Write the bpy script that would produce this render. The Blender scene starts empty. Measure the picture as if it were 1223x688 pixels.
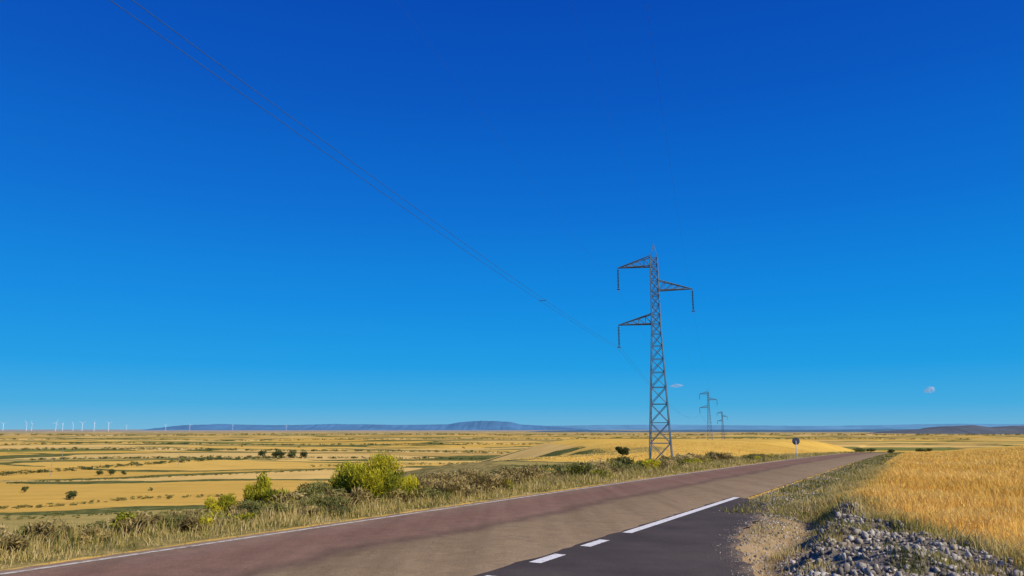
import bpy, math, numpy as np
from mathutils import Vector
rng=np.random.default_rng(7)
SX,SY=0.4707,0.8823
def W(s,u): return s*SX+u*SY, s*SY-u*SX
def SU(x,y): return x*SX+y*SY, x*SY-y*SX
def sm(t):
    t=np.clip(t,0,1); return t*t*(3-2*t)
def lerp(a,b,t): return a*(1-t)+b*t
def base(s):
    s=np.asarray(s,float)
    a=-2.1-0.011*np.clip(s,-600,400)-3.32e-5*np.clip(s,0,400)**2
    return a-0.0376*np.clip(s-400,0,None)
def und(x,y):
    return 1.6*np.sin(x/210+0.7)*np.cos(y/260+0.4)+1.1*np.sin(x/97+y/143)+0.5*np.sin(x/47-y/61+2)
def dr(s): return np.interp(s,[-30,5,12.5,15,17.5,20,23,26,27.4,28.2],[4,1.2,-2.4,-3.15,-3.6,-3.75,-4.0,-4.4,-5.0,-6.0])+0.05*np.sin(s*4)+.03*np.sin(s*9)
def dl(s): return np.interp(s,[-30,8,14,22,28.2],[-6.15,-6.1,-6.05,-6.0,-6.0])+0.015*np.sin(s*3)
def edge_u(s): return np.where(s>24,-2.2,-2.2+(24-s)*0.42)
def gravel_mask(s,u):
    L=-1.95-0.03*(s-12)
    return sm((u-L)/0.5)*sm((edge_u(s)-0.1-u)/0.5)*sm((s-4)/3)*sm((25-s)/2)
def height(s,u):
    s=np.asarray(s,float);u=np.asarray(u,float)
    x,y=W(s,u); r=np.hypot(x,y)
    zv=-20+und(x,y)*np.clip(1.4-r/4000,0.15,1)
    b=base(s)
    zr=b+2.0*sm((u+2.2)/30)*sm((s-8)/30)+0.35*sm((u+2.6)/1.5)*sm((s-17)/8)
    zr=zr-12*sm((u-300)/1500)
    zL=np.where(s<88,-2.9-0.0155*s,-4.26-0.0042*(s-88))
    zL=lerp(zL,-19.5,sm((s-430)/450))
    w=sm((-u-20)/40)
    zl=lerp(b-0.9*sm((-u-14)/8),zL,w)
    z=np.where(u>-9,zr,zl)
    z=np.maximum(z,-20+und(x,y)*0.5)
    e=16+32*sm((s-45)/45)+115*sm((s-150)/250)
    m=sm((-u-e)/75)
    z=lerp(z,zv,m)
    m2=sm((s-1200)/2000); z=lerp(z,zv,m2)
    D=np.maximum(dr(s),-5.3)
    off=np.maximum(np.clip((-u-13.2)/2,0,1),np.clip((u-D-.15)/1.2,0,1))
    off=off*np.clip(1.3-r/400,0,1)
    z=z+off*(0.06*np.sin(x*1.7+y*0.9)+0.05*np.sin(x*0.8-y*1.9+1)+0.05*np.sin(y*3.1+x*2.3))
    dc=-2.45-0.03*(s-12)+0.12*np.sin(s*0.7)
    z=z-0.22*np.exp(-((u-dc)/0.45)**2)*sm((s-11)/3)*sm((27-s)/5)
    g=gravel_mask(s,u)
    z=z+g*(0.18+0.12*np.sin(x*2.3)*np.sin(y*1.7)+0.07*np.sin(x*5.1+y*4))
    under=(u>-9)&(u<D+.1)&(s<29)
    z=np.where(under,b-.02,z)
    return z

# ---------- mesh helpers
def new_mesh(name,verts,faces,mat=None,attrs=None,smooth=False):
    verts=np.asarray(verts,np.float32); faces=np.asarray(faces,np.int32)
    k=faces.shape[1]
    me=bpy.data.meshes.new(name)
    me.vertices.add(len(verts)); me.vertices.foreach_set("co",verts.ravel())
    me.loops.add(faces.size); me.loops.foreach_set("vertex_index",faces.ravel())
    me.polygons.add(len(faces))
    me.polygons.foreach_set("loop_start",np.arange(0,faces.size,k,dtype=np.int32))
    me.polygons.foreach_set("loop_total",np.full(len(faces),k,np.int32))
    if smooth: me.polygons.foreach_set("use_smooth",np.ones(len(faces),bool))
    me.update(calc_edges=True)
    for n,v in (attrs or {}).items():
        a=me.attributes.new(n,'FLOAT','POINT'); a.data.foreach_set("value",np.asarray(v,np.float32))
    if mat: me.materials.append(mat)
    ob=bpy.data.objects.new(name,me); bpy.context.scene.collection.objects.link(ob)
    return ob
def empty(name,loc=(0,0,0)):
    o=bpy.data.objects.new(name,None); o.location=loc; o.empty_display_size=0.5
    bpy.context.scene.collection.objects.link(o); return o
def par(c,p):
    c.parent=p; return c

# ---------- material helpers
class NT:
    def __init__(s,name):
        s.m=bpy.data.materials.new(name); s.m.use_nodes=True
        s.t=s.m.node_tree; s.n=s.t.nodes; s.l=s.t.links
        s.b=s.n["Principled BSDF"]; s.b.inputs["Roughness"].default_value=0.9
        s.b.inputs["Specular IOR Level"].default_value=0.2
    def add(s,typ,**k):
        n=s.n.new(typ)
        for a,v in k.items(): setattr(n,a,v)
        return n
    def link(s,a,b): s.l.new(a,b)
    def coord(s): 
        return s.add("ShaderNodeTexCoord").outputs["Object"]
    def mapping(s,vec,scale=(1,1,1),rot=(0,0,0)):
        m=s.add("ShaderNodeMapping"); m.inputs["Scale"].default_value=scale; m.inputs["Rotation"].default_value=rot
        s.link(vec,m.inputs["Vector"]); return m.outputs[0]
    def noise(s,vec,scale,detail=4,rough=0.55):
        n=s.add("ShaderNodeTexNoise"); n.inputs["Scale"].default_value=scale; n.inputs["Detail"].default_value=detail
        n.inputs["Roughness"].default_value=rough; s.link(vec,n.inputs["Vector"]); return n.outputs["Fac"]
    def ramp(s,fac,stops,interp='LINEAR'):
        r=s.add("ShaderNodeValToRGB"); r.color_ramp.interpolation=interp
        e=r.color_ramp.elements
        while len(e)<len(stops): e.new(0.5)
        for i,(p,c) in enumerate(stops):
            e[i].position=p; e[i].color=(c[0],c[1],c[2],1) if not isinstance(c,float) else (c,c,c,1)
        s.link(fac,r.inputs[0]); return r.outputs["Color"]
    def mix(s,f,a,b,mode='MIX'):
        m=s.add("ShaderNodeMix",data_type='RGBA',blend_type=mode)
        for sock,v in ((m.inputs[0],f),(m.inputs[6],a),(m.inputs[7],b)):
            if isinstance(v,(int,float)): sock.default_value=v
            elif isinstance(v,tuple): sock.default_value=(v[0],v[1],v[2],1)
            else: s.link(v,sock)
        return m.outputs[2]
    def math(s,op,a,b=None,clamp=False):
        m=s.add("ShaderNodeMath",operation=op,use_clamp=clamp)
        for i,v in enumerate((a,b)):
            if v is None: continue
            if isinstance(v,(int,float)): m.inputs[i].default_value=v
            else: s.link(v,m.inputs[i])
        return m.outputs[0]
    def attr(s,n):
        a=s.add("ShaderNodeAttribute"); a.attribute_name=n; return a.outputs["Fac"]
    def col(s,c): s.link(c,s.b.inputs["Base Color"])
    def bump(s,h,strength,dist):
        b=s.add("ShaderNodeBump"); b.inputs["Strength"].default_value=strength; b.inputs["Distance"].default_value=dist
        s.link(h,b.inputs["Height"]); s.link(b.outputs[0],s.b.inputs["Normal"])

def simple(name,c,rough=0.8,metal=0.0,var=0.25,scale=3):
    t=NT(name); n=t.noise(t.coord(),scale)
    d=tuple(x*(1-var) for x in c); e=tuple(min(1,x*(1+var)) for x in c)
    t.col(t.ramp(n,[(0.3,d),(0.7,e)])); t.b.inputs["Roughness"].default_value=rough; t.b.inputs["Metallic"].default_value=metal
    return t.m

def leaf_mat(name,stops,transl=0.25):
    t=NT(name); c=t.ramp(t.attr("rnd"),stops); t.col(c)
    tr=t.add("ShaderNodeBsdfTranslucent"); t.link(c,tr.inputs["Color"])
    mx=t.add("ShaderNodeMixShader"); mx.inputs[0].default_value=transl
    out=[n for n in t.n if n.type=='OUTPUT_MATERIAL'][0]
    t.link(t.b.outputs[0],mx.inputs[1]); t.link(tr.outputs[0],mx.inputs[2]); t.link(mx.outputs[0],out.inputs[0])
    return t.m

# ---------- terrain material
def terrain_mat():
    t=NT("terrain_material"); co=t.coord()
    warp=t.add("ShaderNodeTexNoise"); warp.inputs["Scale"].default_value=0.006; t.link(co,warp.inputs["Vector"])
    wv=t.add("ShaderNodeVectorMath",operation='SCALE'); t.link(warp.outputs["Color"],wv.inputs[0]); wv.inputs["Scale"].default_value=110
    ad=t.add("ShaderNodeVectorMath",operation='ADD'); t.link(co,ad.inputs[0]); t.link(wv.outputs[0],ad.inputs[1])
    fm=t.mapping(ad.outputs[0],(1/260,1/88,0.0),(0,0,0.22))
    v=t.add("ShaderNodeTexVoronoi"); v.inputs["Scale"].default_value=1; v.inputs["Randomness"].default_value=0.9; t.link(fm,v.inputs["Vector"])
    sep=t.add("ShaderNodeSeparateColor"); t.link(v.outputs["Color"],sep.inputs[0])
    fields=t.ramp(sep.outputs[0],[(0.0,(.70,.44,.10)),(0.14,(.80,.54,.18)),(0.28,(.58,.38,.12)),(0.37,(.76,.49,.12)),(0.54,(.22,.235,.07)),(0.61,(.80,.54,.16)),(0.74,(.70,.44,.10)),(0.85,(.42,.33,.11)),(0.90,(.76,.52,.18))],'CONSTANT')
    ve=t.add("ShaderNodeTexVoronoi",feature='DISTANCE_TO_EDGE'); ve.inputs["Scale"].default_value=1; ve.inputs["Randomness"].default_value=0.9; t.link(fm,ve.inputs["Vector"])
    en=t.noise(co,0.012,3); en2=t.noise(co,0.15,4,.7)
    thr=t.math('MULTIPLY',t.math('SUBTRACT',en,0.40),0.46)
    thr=t.math('ADD',thr,t.math('MULTIPLY',t.math('SUBTRACT',en2,.5),.06))
    edge=t.math('LESS_THAN',ve.outputs[0],thr)
    n1=t.noise(co,0.05,6,.65); n2=t.noise(co,.25,5,.7)
    scrub=t.ramp(n2,[(0.36,(.07,.09,.03)),(0.50,(.14,.155,.05)),(0.62,(.22,.21,.075)),(0.76,(.42,.32,.14))])
    fields=t.mix(edge,fields,scrub)
    st=t.noise(t.mapping(co,(0.02,0.3,0.1),(0,0,.3)),1.0,5,.6)
    fields=t.mix(1.0,fields,t.ramp(st,[(0.3,(.84,.82,.78)),(0.7,(1.08,1.07,1.06))]),'MULTIPLY')
    fields=t.mix(1.0,fields,t.ramp(n1,[(0.3,(.86,.87,.83)),(0.7,(1.08,1.07,1.05))]),'MULTIPLY')
    nf=t.noise(co,2.2,6,.7); nl=t.noise(co,0.08,3)
    wheat=t.ramp(nf,[(0.3,(.58,.36,.065)),(0.5,(.78,.50,.105)),(0.7,(.86,.61,.175))])
    wheat=t.mix(1.0,wheat,t.ramp(nl,[(0.35,(.82,.78,.70)),(0.65,(1.05,1.04,1.02))]),'MULTIPLY')
    nv=t.noise(co,0.9,6,.7)
    verge=t.ramp(nv,[(0.32,(.10,.095,.028)),(0.47,(.25,.20,.065)),(0.6,(.43,.325,.12)),(0.75,(.54,.40,.17))])
    dirt=t.ramp(t.noise(co,1.6,7,.7),[(0.3,(.28,.19,.10)),(0.7,(.50,.36,.20))])
    grav=t.ramp(t.noise(co,9,5,.8),[(0.35,(.09,.07,.05)),(0.5,(.24,.20,.15)),(0.7,(.36,.31,.24))])
    nn=t.math('MULTIPLY',t.math('SUBTRACT',t.noise(co,0.7,5,.7),0.5),1.4)
    def msk(a): 
        m=t.math('ADD',t.attr(a),nn); 
        return t.ramp(m,[(0.42,0.0),(0.58,1.0)])
    c=t.mix(msk("z_wheat"),fields,wheat)
    c=t.mix(msk("z_verge"),c,verge)
    c=t.mix(msk("z_dirt"),c,dirt)
    c=t.mix(msk("z_gravel"),c,grav)
    c=t.mix(t.attr("z_haze"),c,(.24,.31,.38))  # far ground fades to blue-grey: distance haze painted into the colour
    t.col(c); t.b.inputs["Roughness"].default_value=1; t.b.inputs["Specular IOR Level"].default_value=0.0
    t.bump(t.noise(co,3,6,.7),0.6,0.15)
    return t.m

def spaced(lo,hi,step,far,ratio):
    a=list(np.arange(lo,hi+1e-6,step)); p=hi;d=step
    while p<far: d*=ratio; p+=d; a.append(p)
    p=lo;d=step;b=[]
    while p>-far: d*=ratio; p-=d; b.append(p)
    return np.array(b[::-1]+a)
sA=spaced(2,40,0.3,32000,1.045)
uA=spaced(-20,8,0.2,32000,1.05)
S,U=np.meshgrid(sA,uA,indexing='ij')
X,Y=W(S,U); Z=height(S,U)
onroad=(U>-12.85)&(U<-5.3)&(S<600)
Z=np.where(onroad,base(S)-0.01,Z)
R=np.hypot(X,Y)
ns,nu=S.shape
idx=np.arange(ns*nu).reshape(ns,nu)
F=np.stack([idx[:-1,:-1],idx[1:,:-1],idx[1:,1:],idx[:-1,1:]],-1).reshape(-1,4)[:,::-1]
e=16+32*sm((S-45)/45)+115*sm((S-150)/250)
z_wheat=np.maximum(sm((U-edge_u(S))/0.4+0.5)*(S<330), sm((-U-19-9*sm((110-S)/40))/6)*sm((S-80)/25)*sm((e+25+U)/20)*sm((700-S)/100))
z_wheat=z_wheat*(np.abs(U)<700)
z_verge=np.maximum(sm((-U-12.7)/0.5)*sm((34+U)/6), sm((U+5.6)/0.4)*(U<edge_u(S))*sm((S-20)/3)*0.75)*(S<300)
z_verge=np.maximum(z_verge, sm((-U-e+2)/6)*sm((e+45+U)/25)*(S<200))
z_dirt=((U>-5.6)&(U<-1.6)&(S<26))*0.9
z_dirt=np.maximum(z_dirt,sm((U+13.0)/.3)*(U<-12.3)*.7)*(S<300)
z_haze=sm((R-1200)/9000)*0.62  # weight of the painted haze, grows with distance from the origin
ter=new_mesh("terrain",np.stack([X,Y,Z],-1).reshape(-1,3),F,terrain_mat(),dict(z_wheat=z_wheat.ravel(),z_verge=z_verge.ravel(),z_dirt=z_dirt.ravel(),z_gravel=gravel_mask(S,U).ravel(),z_haze=z_haze.ravel()),True)

# ---------- road
def road_mat():
    t=NT("old_asphalt"); co=t.coord(); u=t.attr("u")
    n=t.noise(co,0.25,6,.65); nf=t.noise(co,30,4,.8); nm=t.noise(t.mapping(co,(1,1,1),(0,0,0)),2.5,6,.7)
    uu=t.math('ADD',u,t.math('MULTIPLY',t.math('SUBTRACT',n,0.5),0.26))
    c=t.ramp(uu,[(0.0,(.33,.235,.145)),(0.06,(.27,.175,.12)),(0.22,(.25,.143,.098)),(0.40,(.265,.160,.108)),(0.47,(.19,.122,.082)),(0.54,(.29,.205,.115)),(0.8,(.325,.23,.13)),(1.0,(.35,.25,.145))])
    c=t.mix(1.0,c,t.ramp(nm,[(0.3,(.82,.82,.82)),(0.7,(1.13,1.12,1.11))]),'MULTIPLY')
    c=t.mix(1.0,c,t.ramp(nf,[(0.3,(.66,.66,.66)),(0.7,(1.28,1.28,1.28))]),'MULTIPLY')
    ls=t.noise(t.mapping(co,(1.6,.04,1),(0,0,.4902)),1.0,4,.6)
    c=t.mix(1.0,c,t.ramp(ls,[(0.3,(.85,.84,.83)),(0.7,(1.1,1.1,1.1))]),'MULTIPLY')
    v=t.add("ShaderNodeTexVoronoi",feature='DISTANCE_TO_EDGE'); v.inputs["Scale"].default_value=0.45
    wn=t.add("ShaderNodeTexNoise"); wn.inputs["Scale"].default_value=1.2; t.link(co,wn.inputs["Vector"])
    a=t.add("ShaderNodeVectorMath",operation='ADD'); t.link(co,a.inputs[0]); t.link(wn.outputs["Color"],a.inputs[1]); t.link(a.outputs[0],v.inputs["Vector"])
    cr=t.ramp(v.outputs[0],[(0.0,1.0),(0.010,0.0)])
    cm=t.math('MULTIPLY',cr,t.ramp(t.noise(co,0.12,2),[(0.50,0.0),(0.62,0.45)]))
    c=t.mix(cm,c,(.07,.05,.04))
    t.col(c); t.b.inputs["Roughness"].default_value=.95; t.b.inputs["Specular IOR Level"].default_value=.05; t.bump(nf,.35,.01); return t.m
def dark_mat():
    t=NT("new_asphalt"); co=t.coord(); nf=t.noise(co,45,4,.8); n=t.noise(co,0.6,5,.6)
    c=t.ramp(n,[(0.3,(.058,.046,.041)),(0.7,(.10,.08,.066))])
    c=t.mix(1.0,c,t.ramp(nf,[(0.3,(.6,.6,.6)),(0.7,(1.5,1.45,1.4))]),'MULTIPLY')
    d=t.math('ADD',t.attr("u"),t.math('MULTIPLY',t.math('SUBTRACT',t.noise(co,1.3,6,.75),.5),.4))
    c=t.mix(t.ramp(d,[(.93,0.0),(1.1,.7)]),c,(.30,.215,.13))
    t.col(c); t.b.inputs["Roughness"].default_value=.85; t.b.inputs["Specular IOR Level"].default_value=.1; t.bump(nf,.4,.01); return t.m
def paint_mat():
    t=NT("road_paint"); co=t.coord(); n=t.noise(co,12,6,.8)
    c=t.ramp(n,[(0.38,(.30,.27,.24)),(0.46,(.78,.75,.70)),(0.8,(.85,.83,.79))]); t.col(c); return t.m
def oldpaint_mat():
    t=NT("worn_road_paint"); co=t.coord(); n=t.noise(co,5,6,.8)
    c=t.ramp(n,[(0.38,(.28,.21,.15)),(0.52,(.60,.54,.44)),(0.8,(.70,.65,.57))]); t.col(c); return t.m
rs=sA[(sA>-900)&(sA<560)]
def strip(name,u0,u1,lift,mat,srange=None,n=8,jag=0.0):
    ss=rs if srange is None else np.unique(np.concatenate([[srange[0]],rs[(rs>srange[0])&(rs<srange[1])],[srange[1]]]))
    us=np.linspace(0,1,n)
    a=u0(ss) if callable(u0) else np.full(len(ss),u0); b=u1(ss) if callable(u1) else np.full(len(ss),u1)
    if jag: a=a+rng.normal(0,jag,len(ss)); b=b+rng.normal(0,jag,len(ss))
    Uu=a[:,None]+(b-a)[:,None]*us[None]; Ss=np.repeat(ss[:,None],n,1)
    x,y=W(Ss,Uu); z=np.interp(Ss,sA,base(sA))+lift
    i=np.arange(len(ss)*n).reshape(len(ss),n)
    f=np.stack([i[:-1,:-1],i[1:,:-1],i[1:,1:],i[:-1,1:]],-1).reshape(-1,4)[:,::-1]
    return new_mesh(name,np.stack([x,y,z],-1).reshape(-1,3),f,mat,dict(u=np.repeat(us[None],len(ss),0).ravel()))
strip("road",-12.65,-5.45,0.02,road_mat(),jag=0.04)
strip("side_road",dl,dr,0.027,dark_mat(),(-30,28.2),n=30,jag=.03)
pm=paint_mat()
mk=empty("road_marking")
for k,(a,b) in enumerate([(7.2,8.2),(9.3,10.3),(11.7,12.75),(13.9,14.95),(16.3,28.0)]):
    par(strip("dash_%d"%(k+1),-5.92,-5.70,0.033,pm,(a,b),n=2),mk)
par(strip("edge_line",-12.42,-12.28,0.026,oldpaint_mat(),n=2),mk)

# ---------- scatter blades
def ground(x,y):
    s,u=SU(x,y); return height(s,u)
def blades(name,s,u,h,w,mat,lean=.35,bias=0,zoff=0):
    n=len(s); x,y=W(s,u); z=height(s,u)-0.03+zoff
    a=rng.uniform(0,2*np.pi,n); la=rng.uniform(0,2*np.pi,n); l=h*lean*rng.uniform(0,1,n)
    dx,dy=np.cos(a)*w/2,np.sin(a)*w/2
    p0=np.stack([x-dx,y-dy,z],-1);p1=np.stack([x+dx,y+dy,z],-1)
    mx=x+np.cos(la)*l*.3; my=y+np.sin(la)*l*.3
    p2=np.stack([mx+dx*.8,my+dy*.8,z+h*.6],-1);p3=np.stack([mx-dx*.8,my-dy*.8,z+h*.6],-1)
    p4=np.stack([x+np.cos(la)*l,y+np.sin(la)*l,z+h],-1)
    V=np.stack([p0,p1,p2,p3,p4],1).reshape(-1,3); b=np.arange(n)*5
    T=np.concatenate([np.stack([b,b+1,b+2],-1),np.stack([b,b+2,b+3],-1),np.stack([b+3,b+2,b+4],-1)])
    r=np.clip(rng.normal(.5,.2,n)+bias,0,1)
    return new_mesh(name,V,T,mat,dict(rnd=np.repeat(r,5)))
grass_m=leaf_mat("grass_blades",[(0,(.09,.11,.022)),(0.3,(.23,.22,.05)),(0.5,(.42,.34,.095)),(0.75,(.60,.455,.155)),(1,(.72,.56,.26))],.35)
wheat_m=leaf_mat("wheat_stalks",[(0,(.58,.36,.06)),(0.4,(.82,.53,.11)),(0.7,(.90,.64,.18)),(1,(.93,.72,.30))],.3)
def clumpy(n,s0,s1,u0,u1,power=1.0,c=0.45,k=30):
    ns_=max(4,n//k); cs=s0+(s1-s0)*rng.uniform(0,1,ns_)**power; cu=rng.uniform(u0,u1,ns_)
    ch=rng.uniform(.4,1.6,ns_); cb=rng.normal(0,.24,ns_)
    i=rng.integers(0,ns_,n); sp=c*(1+cs[i]/80)
    return cs[i]+rng.normal(0,1,n)*sp,cu[i]+rng.normal(0,1,n)*sp*.6,ch[i],cb[i]
s,u,ch,cb=clumpy(95000,4,75,-17.8,-13.0,1.3,.35,45)
k=u<-12.75; s,u,ch,cb=s[k],u[k],ch[k],cb[k]
blades("verge_grass",s,u,rng.uniform(.08,.36,len(s))*ch*np.clip((-u-12.2)/2.2,.2,1.0),.010+.0005*s,grass_m,.8,bias=cb+.08)
s,u,ch,cb=clumpy(30000,70,260,-26,-13.1,1.2)
k=u<-12.9; s,u,ch,cb=s[k],u[k],ch[k],cb[k]
blades("verge_grass",s,u,rng.uniform(.12,.4,len(s))*ch,.04,grass_m,.7,bias=cb+.04)
s,u,ch,cb=clumpy(36000,22,240,-5.0,-2.4,1.6,.3)
k=(u>-5.4+.3*rng.uniform(0,1,len(u)))&(s>22)&(u<-2.2); s,u,ch,cb=s[k],u[k],ch[k],cb[k]
blades("roadside_grass",s,u,rng.uniform(.04,.16,len(s))*ch,.010+.0005*s,grass_m,.8,bias=cb-.17)
s,u,ch,cb=clumpy(9000,8,26,-4.2,-2.0,1,.25)
k=(u>dr(s)+.12); s,u,ch,cb=s[k],u[k],ch[k],cb[k]
blades("roadside_grass",s,u,rng.uniform(.03,.14,len(s))*ch,.010,grass_m,.8,bias=cb+.12)
s,u,ch,cb=clumpy(8000,9,25,-2.5,3,1,.2,250)
k=(u<edge_u(s))&(u>dr(s)+.1); s,u,ch,cb=s[k],u[k],ch[k],cb[k]
blades("weeds",s,u,rng.uniform(.06,.22,len(s)),.011,grass_m,.8,bias=cb-.12)
n=300000
s=10+120*rng.uniform(0,1,n)**2.0; u=edge_u(s)+rng.uniform(0,1,n)**1.3*(8+.35*s)
blades("wheat_field",s,u,rng.uniform(.22,.32,n)*(1+.12*np.sin(s*.9)*np.sin(u*1.3)),.006+.0005*s,wheat_m,.8,bias=.16*np.sin(s*.35+np.sin(u*.6))*np.sin(u*.4+1))
s=rng.uniform(8,60,30000); u=edge_u(s)+rng.normal(0,.35,len(s))-.1
blades("field_edge_grass",s,u,rng.uniform(.1,.4,len(s)),.010+.0004*s,grass_m,.9,bias=.08+.2*np.sin(s*1.3))
n=50000
s=100+200*rng.uniform(0,1,n)**1.2; u=-25-rng.uniform(0,1,n)*(10+.25*s)
blades("wheat_field",s,u,rng.uniform(.1,.25,n),.07,wheat_m,.6)

# ---------- stones
def stones(name,s,u,r,mat,zo=0.0):
    n=len(s); ph=(1+5**.5)/2
    B=np.array([(-1,ph,0),(1,ph,0),(-1,-ph,0),(1,-ph,0),(0,-1,ph),(0,1,ph),(0,-1,-ph),(0,1,-ph),(ph,0,-1),(ph,0,1),(-ph,0,-1),(-ph,0,1)])/1.9
    Fc=np.array([(0,11,5),(0,5,1),(0,1,7),(0,7,10),(0,10,11),(1,5,9),(5,11,4),(11,10,2),(10,7,6),(7,1,8),(3,9,4),(3,4,2),(3,2,6),(3,6,8),(3,8,9),(4,9,5),(2,4,11),(6,2,10),(8,6,7),(9,8,1)])
    V=B[None]*rng.uniform(.6,1.35,(n,12,1))*r[:,None,None]*rng.uniform(.5,1.25,(n,1,3))
    x,y=W(s,u); z=height(s,u)+r*.2+zo
    V=V+np.stack([x,y,z],-1)[:,None]
    T=(Fc[None]+(np.arange(n)*12)[:,None,None]).reshape(-1,3)
    return new_mesh(name,V.reshape(-1,3),T,mat,dict(rnd=np.repeat(rng.uniform(0,1,n),12)))
t=NT("stone"); c=t.ramp(t.attr("rnd"),[(0,(.13,.11,.09)),(.4,(.30,.26,.205)),(.8,(.42,.37,.30)),(1,(.60,.55,.47))])
c=t.mix(1.0,c,t.ramp(t.noise(t.coord(),25,4,.7),[(.3,(.7,.7,.7)),(.7,(1.15,1.15,1.15))]),'MULTIPLY'); t.col(c); stone_m=t.m
n=42000; s=rng.uniform(6,26,n); u=rng.uniform(-3,6,n); k=gravel_mask(s,u)>rng.uniform(.05,.9,n); s,u=s[k],u[k]
stones("rubble",s,u,.014+.062*rng.uniform(0,1,len(s))**3.5,stone_m)
n=9000; s=rng.uniform(9,28,n); u=rng.uniform(-4.6,-1.6,n); k=u>dr(s)+.05
stones("gravel",s[k],u[k],.008+.03*rng.uniform(0,1,k.sum())**3,stone_m)
n=900; s=rng.uniform(9,27.5,n); u=dr(s)-np.abs(rng.normal(0,.2,n))
stones("gravel",s,u,.006+.014*rng.uniform(0,1,n)**3,stone_m,.047)
n=12000; s=22+110*rng.uniform(0,1,n)**1.5; u=rng.uniform(-5.35,-2.4,n)
stones("gravel",s,u,.01+.035*rng.uniform(0,1,n)**2,stone_m)

# ---------- bushes / trees
def crown(cx,cy,cz,rx,ry,rz,n,ls,nb,elong=1.0,up=0.0,spread=.72):
    a=rng.uniform(0,2*np.pi,nb); q=rng.uniform(0,1,nb)**.5*spread
    zc=rng.uniform(-.6,.6,nb)
    C=np.stack([cx+np.cos(a)*q*rx*(1-.3*np.abs(zc)),cy+np.sin(a)*q*ry*(1-.3*np.abs(zc)),cz+zc*rz*(1.1-.5*q)],-1)
    cr=rng.uniform(.18,.46,nb); tone=rng.normal(0,.18,nb)
    pr=cr**2; i=rng.choice(nb,n,p=pr/pr.sum()); d=rng.normal(0,1,(n,3)); d/=np.linalg.norm(d,axis=1)[:,None]
    rr=rng.uniform(.3,1.0,n)[:,None]**.6*rng.choice([1,1,1,1.25],n)[:,None]
    P=C[i]+d*rr*cr[i][:,None]*np.array([rx,ry,rz])
    t1=rng.normal(0,1,(n,3)); t1[:,2]+=up; t1+=d*up*.5; t1/=np.linalg.norm(t1,axis=1)[:,None]
    t2=np.cross(t1,rng.normal(0,1,(n,3))); t2/=np.linalg.norm(t2,axis=1)[:,None]
    L=ls*rng.uniform(.6,1.4,n)[:,None]
    V=np.stack([P-t1*L*elong-t2*L*.5,P-t1*L*elong*.2+t2*L*.6,P+t1*L*elong],1)
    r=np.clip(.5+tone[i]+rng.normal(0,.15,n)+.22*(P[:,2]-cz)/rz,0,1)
    return V,r
def tube(p0,p1,r0,r1,k=6):
    p0=np.array(p0,float);p1=np.array(p1,float);d=p1-p0;d/=np.linalg.norm(d)
    a=np.cross(d,[0,0,1.0]); 
    if np.linalg.norm(a)<1e-3:a=np.array([1.0,0,0])
    a/=np.linalg.norm(a);b=np.cross(d,a);th=np.arange(k)*2*np.pi/k
    ring=np.cos(th)[:,None]*a+np.sin(th)[:,None]*b
    V=np.concatenate([p0+ring*r0,p1+ring*r1]); i=np.arange(k);j=(i+1)%k
    return V,np.stack([i,j,j+k,i+k],-1)
def tubes(name,L,mat,k=6):
    V=[];F=[];o=0
    for a in L:
        v,f=tube(*a,k=k); V.append(v);F.append(f+o);o+=len(v)
    return new_mesh(name,np.concatenate(V),np.concatenate(F),mat)
bark=simple("bark",(.10,.075,.05))
g_broom=leaf_mat("broom_foliage",[(0,(.08,.10,.012)),(.35,(.24,.26,.022)),(.65,(.50,.46,.03)),(1,(.78,.65,.04))],.4)
g_dark=leaf_mat("dark_foliage",[(0,(.03,.045,.018)),(.5,(.07,.095,.03)),(1,(.13,.16,.05))],.2)
g_mid=leaf_mat("olive_foliage",[(0,(.06,.07,.02)),(.5,(.16,.165,.045)),(1,(.30,.28,.08))],.3)
g_dry=leaf_mat("dry_scrub_foliage",[(0,(.11,.08,.03)),(.4,(.25,.19,.065)),(.7,(.41,.31,.11)),(1,(.56,.43,.18))],.3)
def plant(name,x,y,h,w,mat,n=3000,ls=.05,nb=14,elong=1.6,up=.8,trunk=.15,z=None):
    gz=float(ground(x,y)) if z is None else z
    p=empty(name,(x,y,gz))
    th=h*trunk
    V,r=crown(0,0,th+(h-th)*.45,w/2,w/2,(h-th)*.6,n,ls,nb,elong,up)
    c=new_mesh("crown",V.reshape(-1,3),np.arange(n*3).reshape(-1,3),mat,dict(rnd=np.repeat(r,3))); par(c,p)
    L=[((0,0,-.1),(0,0,th+h*.1),h*.035,h*.025)]
    for k in range(6):
        a=k*1.05+rng.uniform(0,.5); L.append(((0,0,th*.7),(math.cos(a)*w*.3,math.sin(a)*w*.3,th+h*rng.uniform(.35,.6)),h*.02,h*.006))
    par(tubes("limbs",L,bark),p); return p
plant("broom_bush",-4.35,24.3,1.55,2.0,g_broom,11000,.028,34,2.4,1.6,.05)
plant("broom_bush",-5.3,24.6,1.45,1.8,g_broom,8000,.030,22,2.2,1.4,.05)
plant("broom_bush",-3.65,25.2,1.15,1.6,g_broom,5000,.028,16,2.4,1.6,.05)
plant("broom_bush",-6.9,22.6,.95,1.3,g_broom,5000,.028,14,2.2,1.4,.05)
plant("broom_bush",-7.6,22.9,1.45,1.0,g_broom,4000,.028,14,2.4,1.6,.05)
plant("broom_bush",-8.5,22.2,.95,1.0,g_broom,2600,.028,10,2.4,1.6,.05)
plant("shrub",-6.1,24.0,1.0,1.9,g_mid,7000,.030,18,1.4,.5,.05)
plant("shrub",-9.4,22.4,.7,1.5,g_dry,4000,.030,12,1.8,.9,.05)
plant("shrub",-10.6,21.6,.6,1.6,g_dry,4000,.030,12,1.8,.9,.05)
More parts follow.
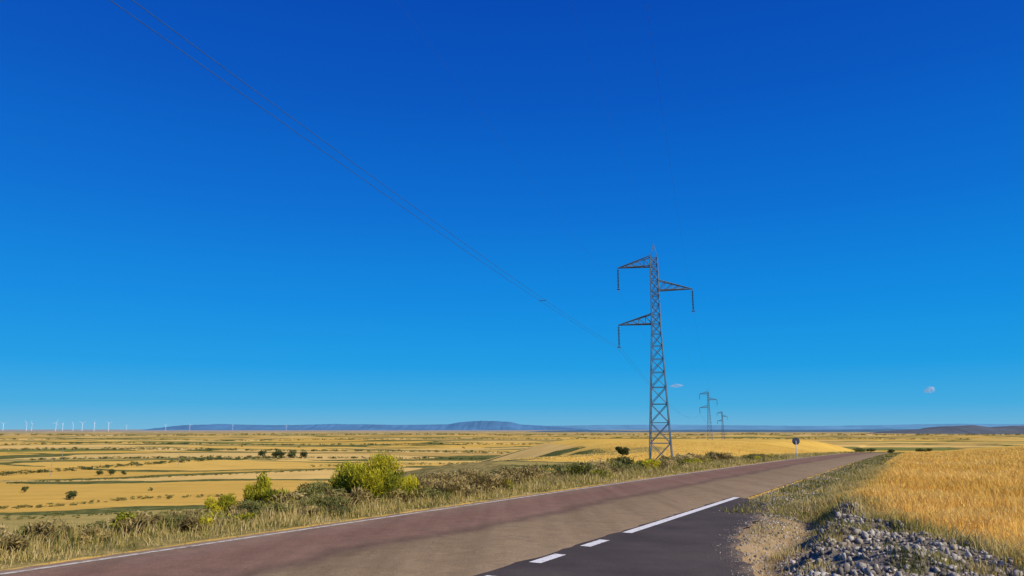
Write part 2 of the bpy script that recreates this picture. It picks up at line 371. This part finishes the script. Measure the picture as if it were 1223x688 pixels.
plant("shrub",-2.7,27.3,.95,2.4,g_dry,7000,.032,20,1.6,.6,.05)
plant("shrub",-1.4,29.5,1.1,2.8,g_dry,8000,.034,22,1.6,.6,.05)
def mass(name,pts,mat,ls,npl,elong=1.3,nb=5):
    VV=[];RR=[]
    for (x,y,h,w) in pts:
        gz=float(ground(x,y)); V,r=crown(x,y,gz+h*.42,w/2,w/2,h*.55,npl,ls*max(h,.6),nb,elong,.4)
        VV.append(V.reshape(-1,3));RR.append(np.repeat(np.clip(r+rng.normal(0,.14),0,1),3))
    V=np.concatenate(VV); return new_mesh(name,V,np.arange(len(V)).reshape(-1,3),mat,dict(rnd=np.concatenate(RR)))
pts=[]
for k in range(320):
    s_=25+85*rng.uniform(0,1)**1.1; u_=rng.uniform(-19.5,-15.0)-max(0,(s_-50)*.03); x,y=W(s_,u_); hh=rng.uniform(.4,1.05)*(1.3 if 30<s_<75 else .9)*(1.1 if u_<-16.5 else .75); pts.append((x,y,hh,hh*rng.uniform(1.5,2.8)))
mass("scrub",pts[:220],g_dry,.055,900,1.7,8)
mass("scrub",pts[220:290],g_mid,.055,900,1.7,8)
mass("scrub",pts[290:],g_broom,.05,800,2,8)
pts=[]
for k in range(190):
    s_=rng.uniform(2,27); u_=rng.uniform(-17.8,-14.2); x,y=W(s_,u_); hh=rng.uniform(.15,.6)*(1+.4*(s_>16)); pts.append((x,y,hh,hh*rng.uniform(1.6,3)))
mass("scrub",pts[:130],g_dry,.06,500,1.7,7)
mass("scrub",pts[130:155],g_broom,.055,500,1.8,7)
mass("scrub",pts[155:],g_mid,.055,500,1.8,7)
for (x,y,h,w) in [(19,130,2.0,3.0),(102,222,1.6,4.5),(106,224,1.4,3.5),(132,244,1.5,4.5),(136,247,1.2,3),(116.5,232,1.1,2.2),(118,236,1.2,2.5)]:
    plant("shrub",x,y,h,w,g_dark if x<20 else g_mid,1500,.12,12,1.2,.2,.1)
def hedge(name,P,spacing,h0,h1,mat,jit=3,npl=90,gap=.25,ls=.13):
    pts=[]
    for (a,b) in zip(P[:-1],P[1:]):
        a=np.array(a,float);b=np.array(b,float);L=np.linalg.norm(b-a);n=max(2,int(L/spacing))
        for k in range(n):
            if rng.uniform()<gap: continue
            p=a+(b-a)*(k+rng.uniform(0,1))/n+rng.normal(0,jit,2); h=rng.uniform(h0,h1)
            pts.append((p[0],p[1],h,h*rng.uniform(2.0,4.0)))
    return mass(name,pts,mat,ls,npl)
hedge("hedgerow",[(-265,300),(-225,345),(-205,400),(-184,470),(-150,500)],1.3,.9,2.2,g_dark,3,80,.02)
hedge("hedgerow",[(-300,470),(-220,480),(-165,500),(-120,512),(-60,540),(5,560),(60,600)],1.6,.9,2.1,g_dark,2.5,75,.03)
hedge("hedgerow",[(-145,186),(-118,195),(-105,214),(-80,222)],1.0,.4,1.1,g_mid,1.0,110,.1)
hedge("hedgerow",[(-140,168),(-105,176),(-72,186),(-50,205)],.7,.3,.8,g_mid,2.8,110,.05)
hedge("hedgerow",[(-210,270),(-160,300),(-110,325),(-70,370)],1.5,.6,1.3,g_mid,1.5,90,.05)
hedge("hedgerow",[(-105,390),(-40,430),(10,470)],2,.8,1.6,g_mid,2,80,.05)
hedge("hedgerow",[(-480,640),(-250,680),(-90,700),(60,690)],2.3,1.3,2.8,g_dark,3.5,70,.03)
hedge("hedgerow",[(-650,900),(-350,940),(-100,1000),(200,980),(420,1050)],3.5,1.6,3.4,g_dark,5,60,.05)
hedge("hedgerow",[(-1050,1350),(-500,1480),(0,1450),(500,1550),(900,1500)],5,2,4.5,g_mid,8,50,.05)
hedge("hedgerow",[(-1800,2300),(-900,2450),(0,2500),(900,2500),(1900,2500)],8,5,8,g_mid,40,50,.05)
pts=[]
for k in range(10):
    y=rng.uniform(200,900); x=rng.uniform(-.72,.12)*y; h=rng.uniform(.7,1.6)*(1+y/900); pts.append((x,y,h,h*rng.uniform(.9,1.8)))
mass("distant_trees",pts,g_mid,.13,110)
for (x,y,h) in [(-122,213,2.6),(-125,216,2.2),(-175,332,3.0),(-181,334,2.6),(-169,331,2.2),(-153,240,1.9),(-157,505,6.5),(-148,508,6),(-165,503,5.5),(-140,510,5),(-152,500,5)]:
    plant("tree",x,y,h,h*1.3,g_dark,900,.06*h,12,1.1,.2,.12)

# ---------- pylons
steel=simple("galvanised_steel",(.10,.15,.21),.6,.2,.2,2)
ins_m=simple("insulator_glass",(.06,.10,.15),.3)
LD=math.atan2(0.262,1.0)
ax=np.array([math.cos(-LD),math.sin(-LD),0])
def pylon(x,y,z,name="electricity_pylon",thick=1.0,yaw=0):
    p=empty(name,(x,y,z)); p.rotation_euler[2]=-LD+yaw
    zs=[0,2.6,5.0,7.2,9.2,11.0,12.6,14.2,15.7,16.9,18.0,19.2,20.4,21.1,22.3,23.4,24.3,25.2]
    def hw(h): return (1.32-(1.32-.52)*h/16.9) if h<16.9 else max(.52-(h-16.9)*.012,.4)
    def c(i,h): 
        w=hw(h); return (w*(1,-1,-1,1)[i],w*(1,1,-1,-1)[i],h)
    legs=[];br=[]
    for a,b in zip(zs[:-1],zs[1:]):
        for i in range(4):
            j=(i+1)%4
            legs.append((c(i,a),c(i,b),.085*thick,.085*thick))
            br.append((c(i,a),c(j,b),.04*thick,.04*thick)); br.append((c(j,a),c(i,b),.04*thick,.04*thick))
            br.append((c(i,b),c(j,b),.04*thick,.04*thick))
    for i in range(4): legs.append((c(i,25.2),(0,0,27.1),.05*thick,.04*thick))
    par(tubes("legs",legs,steel,4),p); par(tubes("bracing",br,steel,4),p)
    arms=[];inss=[]
    for sgn,hc,ln in ((-1,24.2,4.5),(1,21.1,4.5),(-1,16.95,4.6)):
        tip=(sgn*ln,0,hc); w=.5; N=5
        for yy in (-w,w):
            b0=np.array((sgn*.45,yy,hc)); t0=np.array((sgn*.45,yy,hc+1.25)); tp=np.array(tip)
            arms+= [(b0,tp,.08*thick,.08*thick),(t0,tp,.065*thick,.065*thick)]
            for k in range(N):
                f0,f1=k/N,(k+1)/N
                arms.append((b0+(tp-b0)*f0,t0+(tp-t0)*f1,.03*thick,.03*thick))
                arms.append((b0+(tp-b0)*f1,t0+(tp-t0)*f1,.03*thick,.03*thick))
        for k in range(1,N):
            f=k/N; a=np.array((sgn*.45,-w,hc));b=np.array((sgn*.45,w,hc)); tp=np.array(tip)
            arms.append((a+(tp-a)*f,b+(tp-b)*f,.03*thick,.03*thick))
        inss.append(((tip[0],0,hc),(tip[0],0,hc-.3),.03*thick,.03*thick))
        for k in range(13):
            q=hc-.3-k*.18; inss.append(((tip[0],0,q),(tip[0],0,q-.07),.15*thick,.07*thick)); inss.append(((tip[0],0,q-.07),(tip[0],0,q-.18),.05*thick,.05*thick))
        q=hc-.3-13*.18; inss.append(((tip[0],-.15,q-.15),(tip[0],.15,q-.15),.16*thick,.16*thick)); inss.append(((tip[0]-.2,0,q-.12),(tip[0]+.2,0,q-.12),.05,.05))
    par(tubes("crossarms",arms,steel,4),p); par(tubes("insulators",inss,ins_m,8),p)
    ft=[]
    for i in range(4):
        q=c(i,0); ft.append(((q[0],q[1],-.8),(q[0],q[1],.12),.32,.28))
    par(tubes("footings",ft,simple("concrete",(.35,.33,.3)),10),p)
    cs,sn=math.cos(-LD+yaw),math.sin(-LD+yaw)
    def wp(lx,h): return np.array([x+cs*lx,y+sn*lx,z+h])
    return [wp(-4.5,24.2-2.85),wp(4.5,21.1-2.85),wp(-4.6,16.95-2.85),wp(0,27.1)]
pA=pylon(17.7,90,-4.25)
pB=pylon(105,400,float(ground(105,400))-.1,thick=1.5)
pC=pylon(196,700,-9.5,thick=2.0)
pP=pylon(-49.1,-165,1.6)
wire_m=simple("conductor",(.04,.09,.17),.8,0)
def wires(A,B,sag,r):
    for j,(a,b) in enumerate(zip(A,B)):
        L=[]; rr=r if j==2 else r*.42
        for off in ((-.2,.2) if j==2 else (0,)):
            o=ax*off; N=64; P=[]
            for k in range(N+1):
                f=k/N; q=a+(b-a)*f+o; q=q+np.array([0,0,-4*sag*f*(1-f)]); P.append(q)
            L+= [(P[k],P[k+1],rr,rr) for k in range(N)]
        if j==2:
            for f in (.168,.55):
                q=a+(b-a)*f+np.array([0,0,-4*sag*f*(1-f)]); L.append((q-ax*.24,q+ax*.24,.022,.022))
        tubes("power_line",L,wire_m,5)
wires(pA,pP,4.4,.0080)
wires(pA,pB,5,.009); wires(pB,pC,5,.012)

wood=simple("weathered_wood",(.3,.26,.2))
for (x,y) in [(-200,330),(-180,410),(-270,455)]:
    g=float(ground(x,y)); p=empty("utility_pole",(x,y,g))
    par(tubes("pole",[((0,0,-.5),(0,0,8),.14,.1)],wood,8),p); par(tubes("crossarm",[((-.8,0,7.6),(.8,0,7.6),.07,.07)],wood,4),p)

# ---------- traffic sign (seen from the back)
gx,gy=35.4,94.2; gz=float(ground(gx,gy))
p=empty("traffic_sign",(gx,gy,gz)); p.rotation_euler[2]=-.5
m_al=simple("sign_aluminium",(.15,.16,.18),.9,.0)
par(tubes("post",[((0,0,-.3),(0,0,2.1),.05,.05)],simple("galvanised_post",(.55,.56,.57),.5,.0),8),p)
par(tubes("sign_plate",[((0,.06,2.05),(0,.08,2.05),.45,.45)],m_al,28),p)
V=[]
th=np.arange(28)*2*np.pi/28
for yy in (.059,.081): V+= [(0.451*math.cos(a),yy,2.05+.451*math.sin(a)) for a in th]
me=bpy.data.meshes.new("faces"); me.from_pydata(V,[],[list(range(28)),list(range(28,56))[::-1]]); me.materials.append(m_al)
fo=bpy.data.objects.new("plate_faces",me); bpy.context.scene.collection.objects.link(fo); par(fo,p)

# ---------- wind turbines
wt_m=simple("turbine_white",(.62,.72,.82),.5,0,.03)
for k,px in enumerate([-.676,-.645,-.638,-.606,-.597,-.583,-.571,-.555,-.536,-.512,-.46,-.428,-.371,-.30]):
    D=rng.uniform(7000,8800)*(1.0 if k<9 else 1.5); x=px*D
    p=empty("wind_turbine",(x,D,-22)); p.rotation_euler[2]=rng.uniform(-.6,.6)
    par(tubes("tower",[((0,0,-3),(0,0,78),2.4,1.5)],wt_m,8),p)
    par(tubes("nacelle",[((0,-5,79),(0,7,79),2.2,1.8)],wt_m,8),p)
    a0=rng.uniform(0,2); L=[]
    for j in range(3):
        a=a0+j*2*math.pi/3; L.append(((0,-6,79),(math.cos(a)*38,-6,79+math.sin(a)*38),1.6,.4))
    par(tubes("rotor_blades",L,wt_m,5),p)

# ---------- distant hills, aerial haze tinted into their bluish base colours
def hills(name,D,x0,x1,prof,depth,col,n=240,seed=1,base_z=-40,rough=.10):
    r=np.random.default_rng(seed); xs=np.linspace(x0,x1,n)
    h=np.interp(xs,[a for a,b in prof],[b for a,b in prof])
    nz=np.convolve(r.normal(0,1,n+20),np.ones(9)/9,'same')[10:-10]+.5*r.normal(0,1,n)*.4
    span=max(h.max(),1); h=h+nz*span*rough*np.clip(h/span,0,1)
    V=[];prs=[(-1,base_z,0),(-.55,None,.35),(-.2,None,.85),(0,None,1),(.3,None,.9),(1,base_z,0)]
    for (dy,b,f) in prs:
        hh=base_z+(h-base_z)*f+(r.normal(0,1,n)*span*.02 if 0<f<1 else 0)
        V.append(np.stack([xs,D+dy*depth+r.normal(0,depth*.03,n),hh],-1))
    V=np.concatenate(V); i=np.arange(6*n).reshape(6,n)
    f=np.stack([i[:-1,:-1],i[:-1,1:],i[1:,1:],i[1:,:-1]],-1).reshape(-1,4)
    t=NT(name+"_material"); nn=t.noise(t.coord(),12/D*1.5,6,.7)
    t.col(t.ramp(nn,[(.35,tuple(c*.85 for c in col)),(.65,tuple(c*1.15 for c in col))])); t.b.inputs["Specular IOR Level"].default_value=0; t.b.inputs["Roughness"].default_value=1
    return new_mesh(name,V,f,t.m,smooth=True)
D=16000
def P(px,dy): return ((px-611.5)/905*D, dy/905*D)
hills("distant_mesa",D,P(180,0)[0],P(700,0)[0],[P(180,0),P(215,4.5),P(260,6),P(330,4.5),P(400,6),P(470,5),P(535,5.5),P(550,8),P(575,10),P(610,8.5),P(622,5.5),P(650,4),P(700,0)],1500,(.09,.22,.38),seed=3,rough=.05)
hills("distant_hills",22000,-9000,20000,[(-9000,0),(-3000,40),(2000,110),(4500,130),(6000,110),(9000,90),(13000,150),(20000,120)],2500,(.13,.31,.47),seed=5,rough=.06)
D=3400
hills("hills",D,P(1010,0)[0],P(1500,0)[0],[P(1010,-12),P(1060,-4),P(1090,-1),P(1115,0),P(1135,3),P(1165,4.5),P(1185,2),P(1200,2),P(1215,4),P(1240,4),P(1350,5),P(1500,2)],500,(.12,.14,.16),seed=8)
D=5200
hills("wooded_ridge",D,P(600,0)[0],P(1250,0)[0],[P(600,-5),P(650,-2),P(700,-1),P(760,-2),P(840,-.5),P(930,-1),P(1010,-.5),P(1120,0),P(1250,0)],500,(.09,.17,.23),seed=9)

# ---------- clouds: small thin fair-weather puffs
t=NT("cloud_material")
df=t.add("ShaderNodeBsdfDiffuse"); df.inputs[0].default_value=(.8,.86,.92,1)
tl=t.add("ShaderNodeBsdfTranslucent"); tl.inputs[0].default_value=(.8,.86,.92,1)
tp=t.add("ShaderNodeBsdfTransparent")
m1=t.add("ShaderNodeMixShader"); m1.inputs[0].default_value=.5; t.link(df.outputs[0],m1.inputs[1]); t.link(tl.outputs[0],m1.inputs[2])
m2=t.add("ShaderNodeMixShader"); m2.inputs[0].default_value=.20; t.link(tp.outputs[0],m2.inputs[1]); t.link(m1.outputs[0],m2.inputs[2])
out=[n for n in t.n if n.type=='OUTPUT_MATERIAL'][0]; t.link(m2.outputs[0],out.inputs[0]); cm=t.m
for (px,dz,w,h,lumps) in [(806,51,150,50,[(0,0,1),(-.45,-.1,.6),(.5,.05,.55)]),(1105,46,130,80,[(0,0,1),(-.4,-.15,.65),(.3,.25,.6)])]:
    D=9000; x=(px-611.5)/880*D; z=dz/890*D
    VV=[];FF=[];o=0
    for k,(lx,lz,sc) in enumerate(lumps):
        bpy.ops.mesh.primitive_ico_sphere_add(subdivisions=4,radius=1)
        b=bpy.context.object; v=np.array([q.co[:] for q in b.data.vertices]); f=np.array([q.vertices[:] for q in b.data.polygons]); bpy.data.objects.remove(b)
        nn=1+.15*np.sin(v[:,0]*5+k)*np.sin(v[:,2]*6+k*2)+.08*np.sin(v[:,0]*13+v[:,2]*11+k)
        v=v*nn[:,None]*np.array([w*.38,w*.35,h*.42])*sc+np.array([lx*w*.7,k*6,lz*h])
        VV.append(v);FF.append(f+o);o+=len(v)
    c=new_mesh("cloud",np.concatenate(VV),np.concatenate(FF),cm,smooth=True); c.location=(x,D,z)

# ---------- sun & sky
elev=math.radians(36); azi=math.radians(128)
sd=Vector((math.sin(azi)*math.cos(elev),math.cos(azi)*math.cos(elev),math.sin(elev)))
L=bpy.data.lights.new("sun","SUN"); L.energy=4.8; L.angle=math.radians(.5); L.color=(1,.92,.77)
lo=bpy.data.objects.new("sun",L); lo.rotation_euler=(-sd).to_track_quat('-Z','Y').to_euler(); bpy.context.scene.collection.objects.link(lo)
w=bpy.data.worlds.new("World"); bpy.context.scene.world=w; w.use_nodes=True
nt=w.node_tree; bg=nt.nodes["Background"]
sky=nt.nodes.new("ShaderNodeTexSky"); sky.sky_type='NISHITA'; sky.sun_disc=False; sky.sun_elevation=elev; sky.sun_rotation=azi
sky.air_density=1.0; sky.dust_density=0.0; sky.ozone_density=6.0; sky.altitude=600
tc=nt.nodes.new("ShaderNodeTexCoord"); sx=nt.nodes.new("ShaderNodeSeparateXYZ"); nt.links.new(tc.outputs["Generated"],sx.inputs[0])
rp=nt.nodes.new("ShaderNodeValToRGB"); nt.links.new(sx.outputs[2],rp.inputs[0])
st=[(0.0,(.15,.45,.69)),(0.03,(.045,.40,.74)),(0.08,(.004,.33,.77)),(0.16,(.0,.255,.75)),(0.28,(.0,.16,.65)),(0.42,(.0,.095,.53)),(0.56,(.0,.062,.44)),(1.0,(.0,.03,.28))]
e_=rp.color_ramp.elements
while len(e_)<len(st): e_.new(.5)
for i,(a,c) in enumerate(st): e_[i].position=a; e_[i].color=(*c,1)
sc_=nt.nodes.new("ShaderNodeVectorMath"); sc_.operation='SCALE'; nt.links.new(rp.outputs[0],sc_.inputs[0]); sc_.inputs["Scale"].default_value=10
mx=nt.nodes.new("ShaderNodeMix"); mx.data_type='RGBA'; mx.inputs[0].default_value=.96
nt.links.new(sky.outputs[0],mx.inputs[6]); nt.links.new(sc_.outputs[0],mx.inputs[7]); nt.links.new(mx.outputs[2],bg.inputs["Color"])
bg.inputs["Strength"].default_value=0.1

cam=bpy.data.cameras.new("camera"); cam.sensor_width=36; cam.lens=26; cam.clip_end=80000; cam.clip_start=.1
co=bpy.data.objects.new("camera",cam); co.location=(0,0,0); co.rotation_euler=(math.radians(90+10.8),0,0)
bpy.context.scene.collection.objects.link(co); bpy.context.scene.camera=co
sc=bpy.context.scene; sc.view_settings.view_transform='Standard'; sc.view_settings.look='None'; sc.view_settings.exposure=0
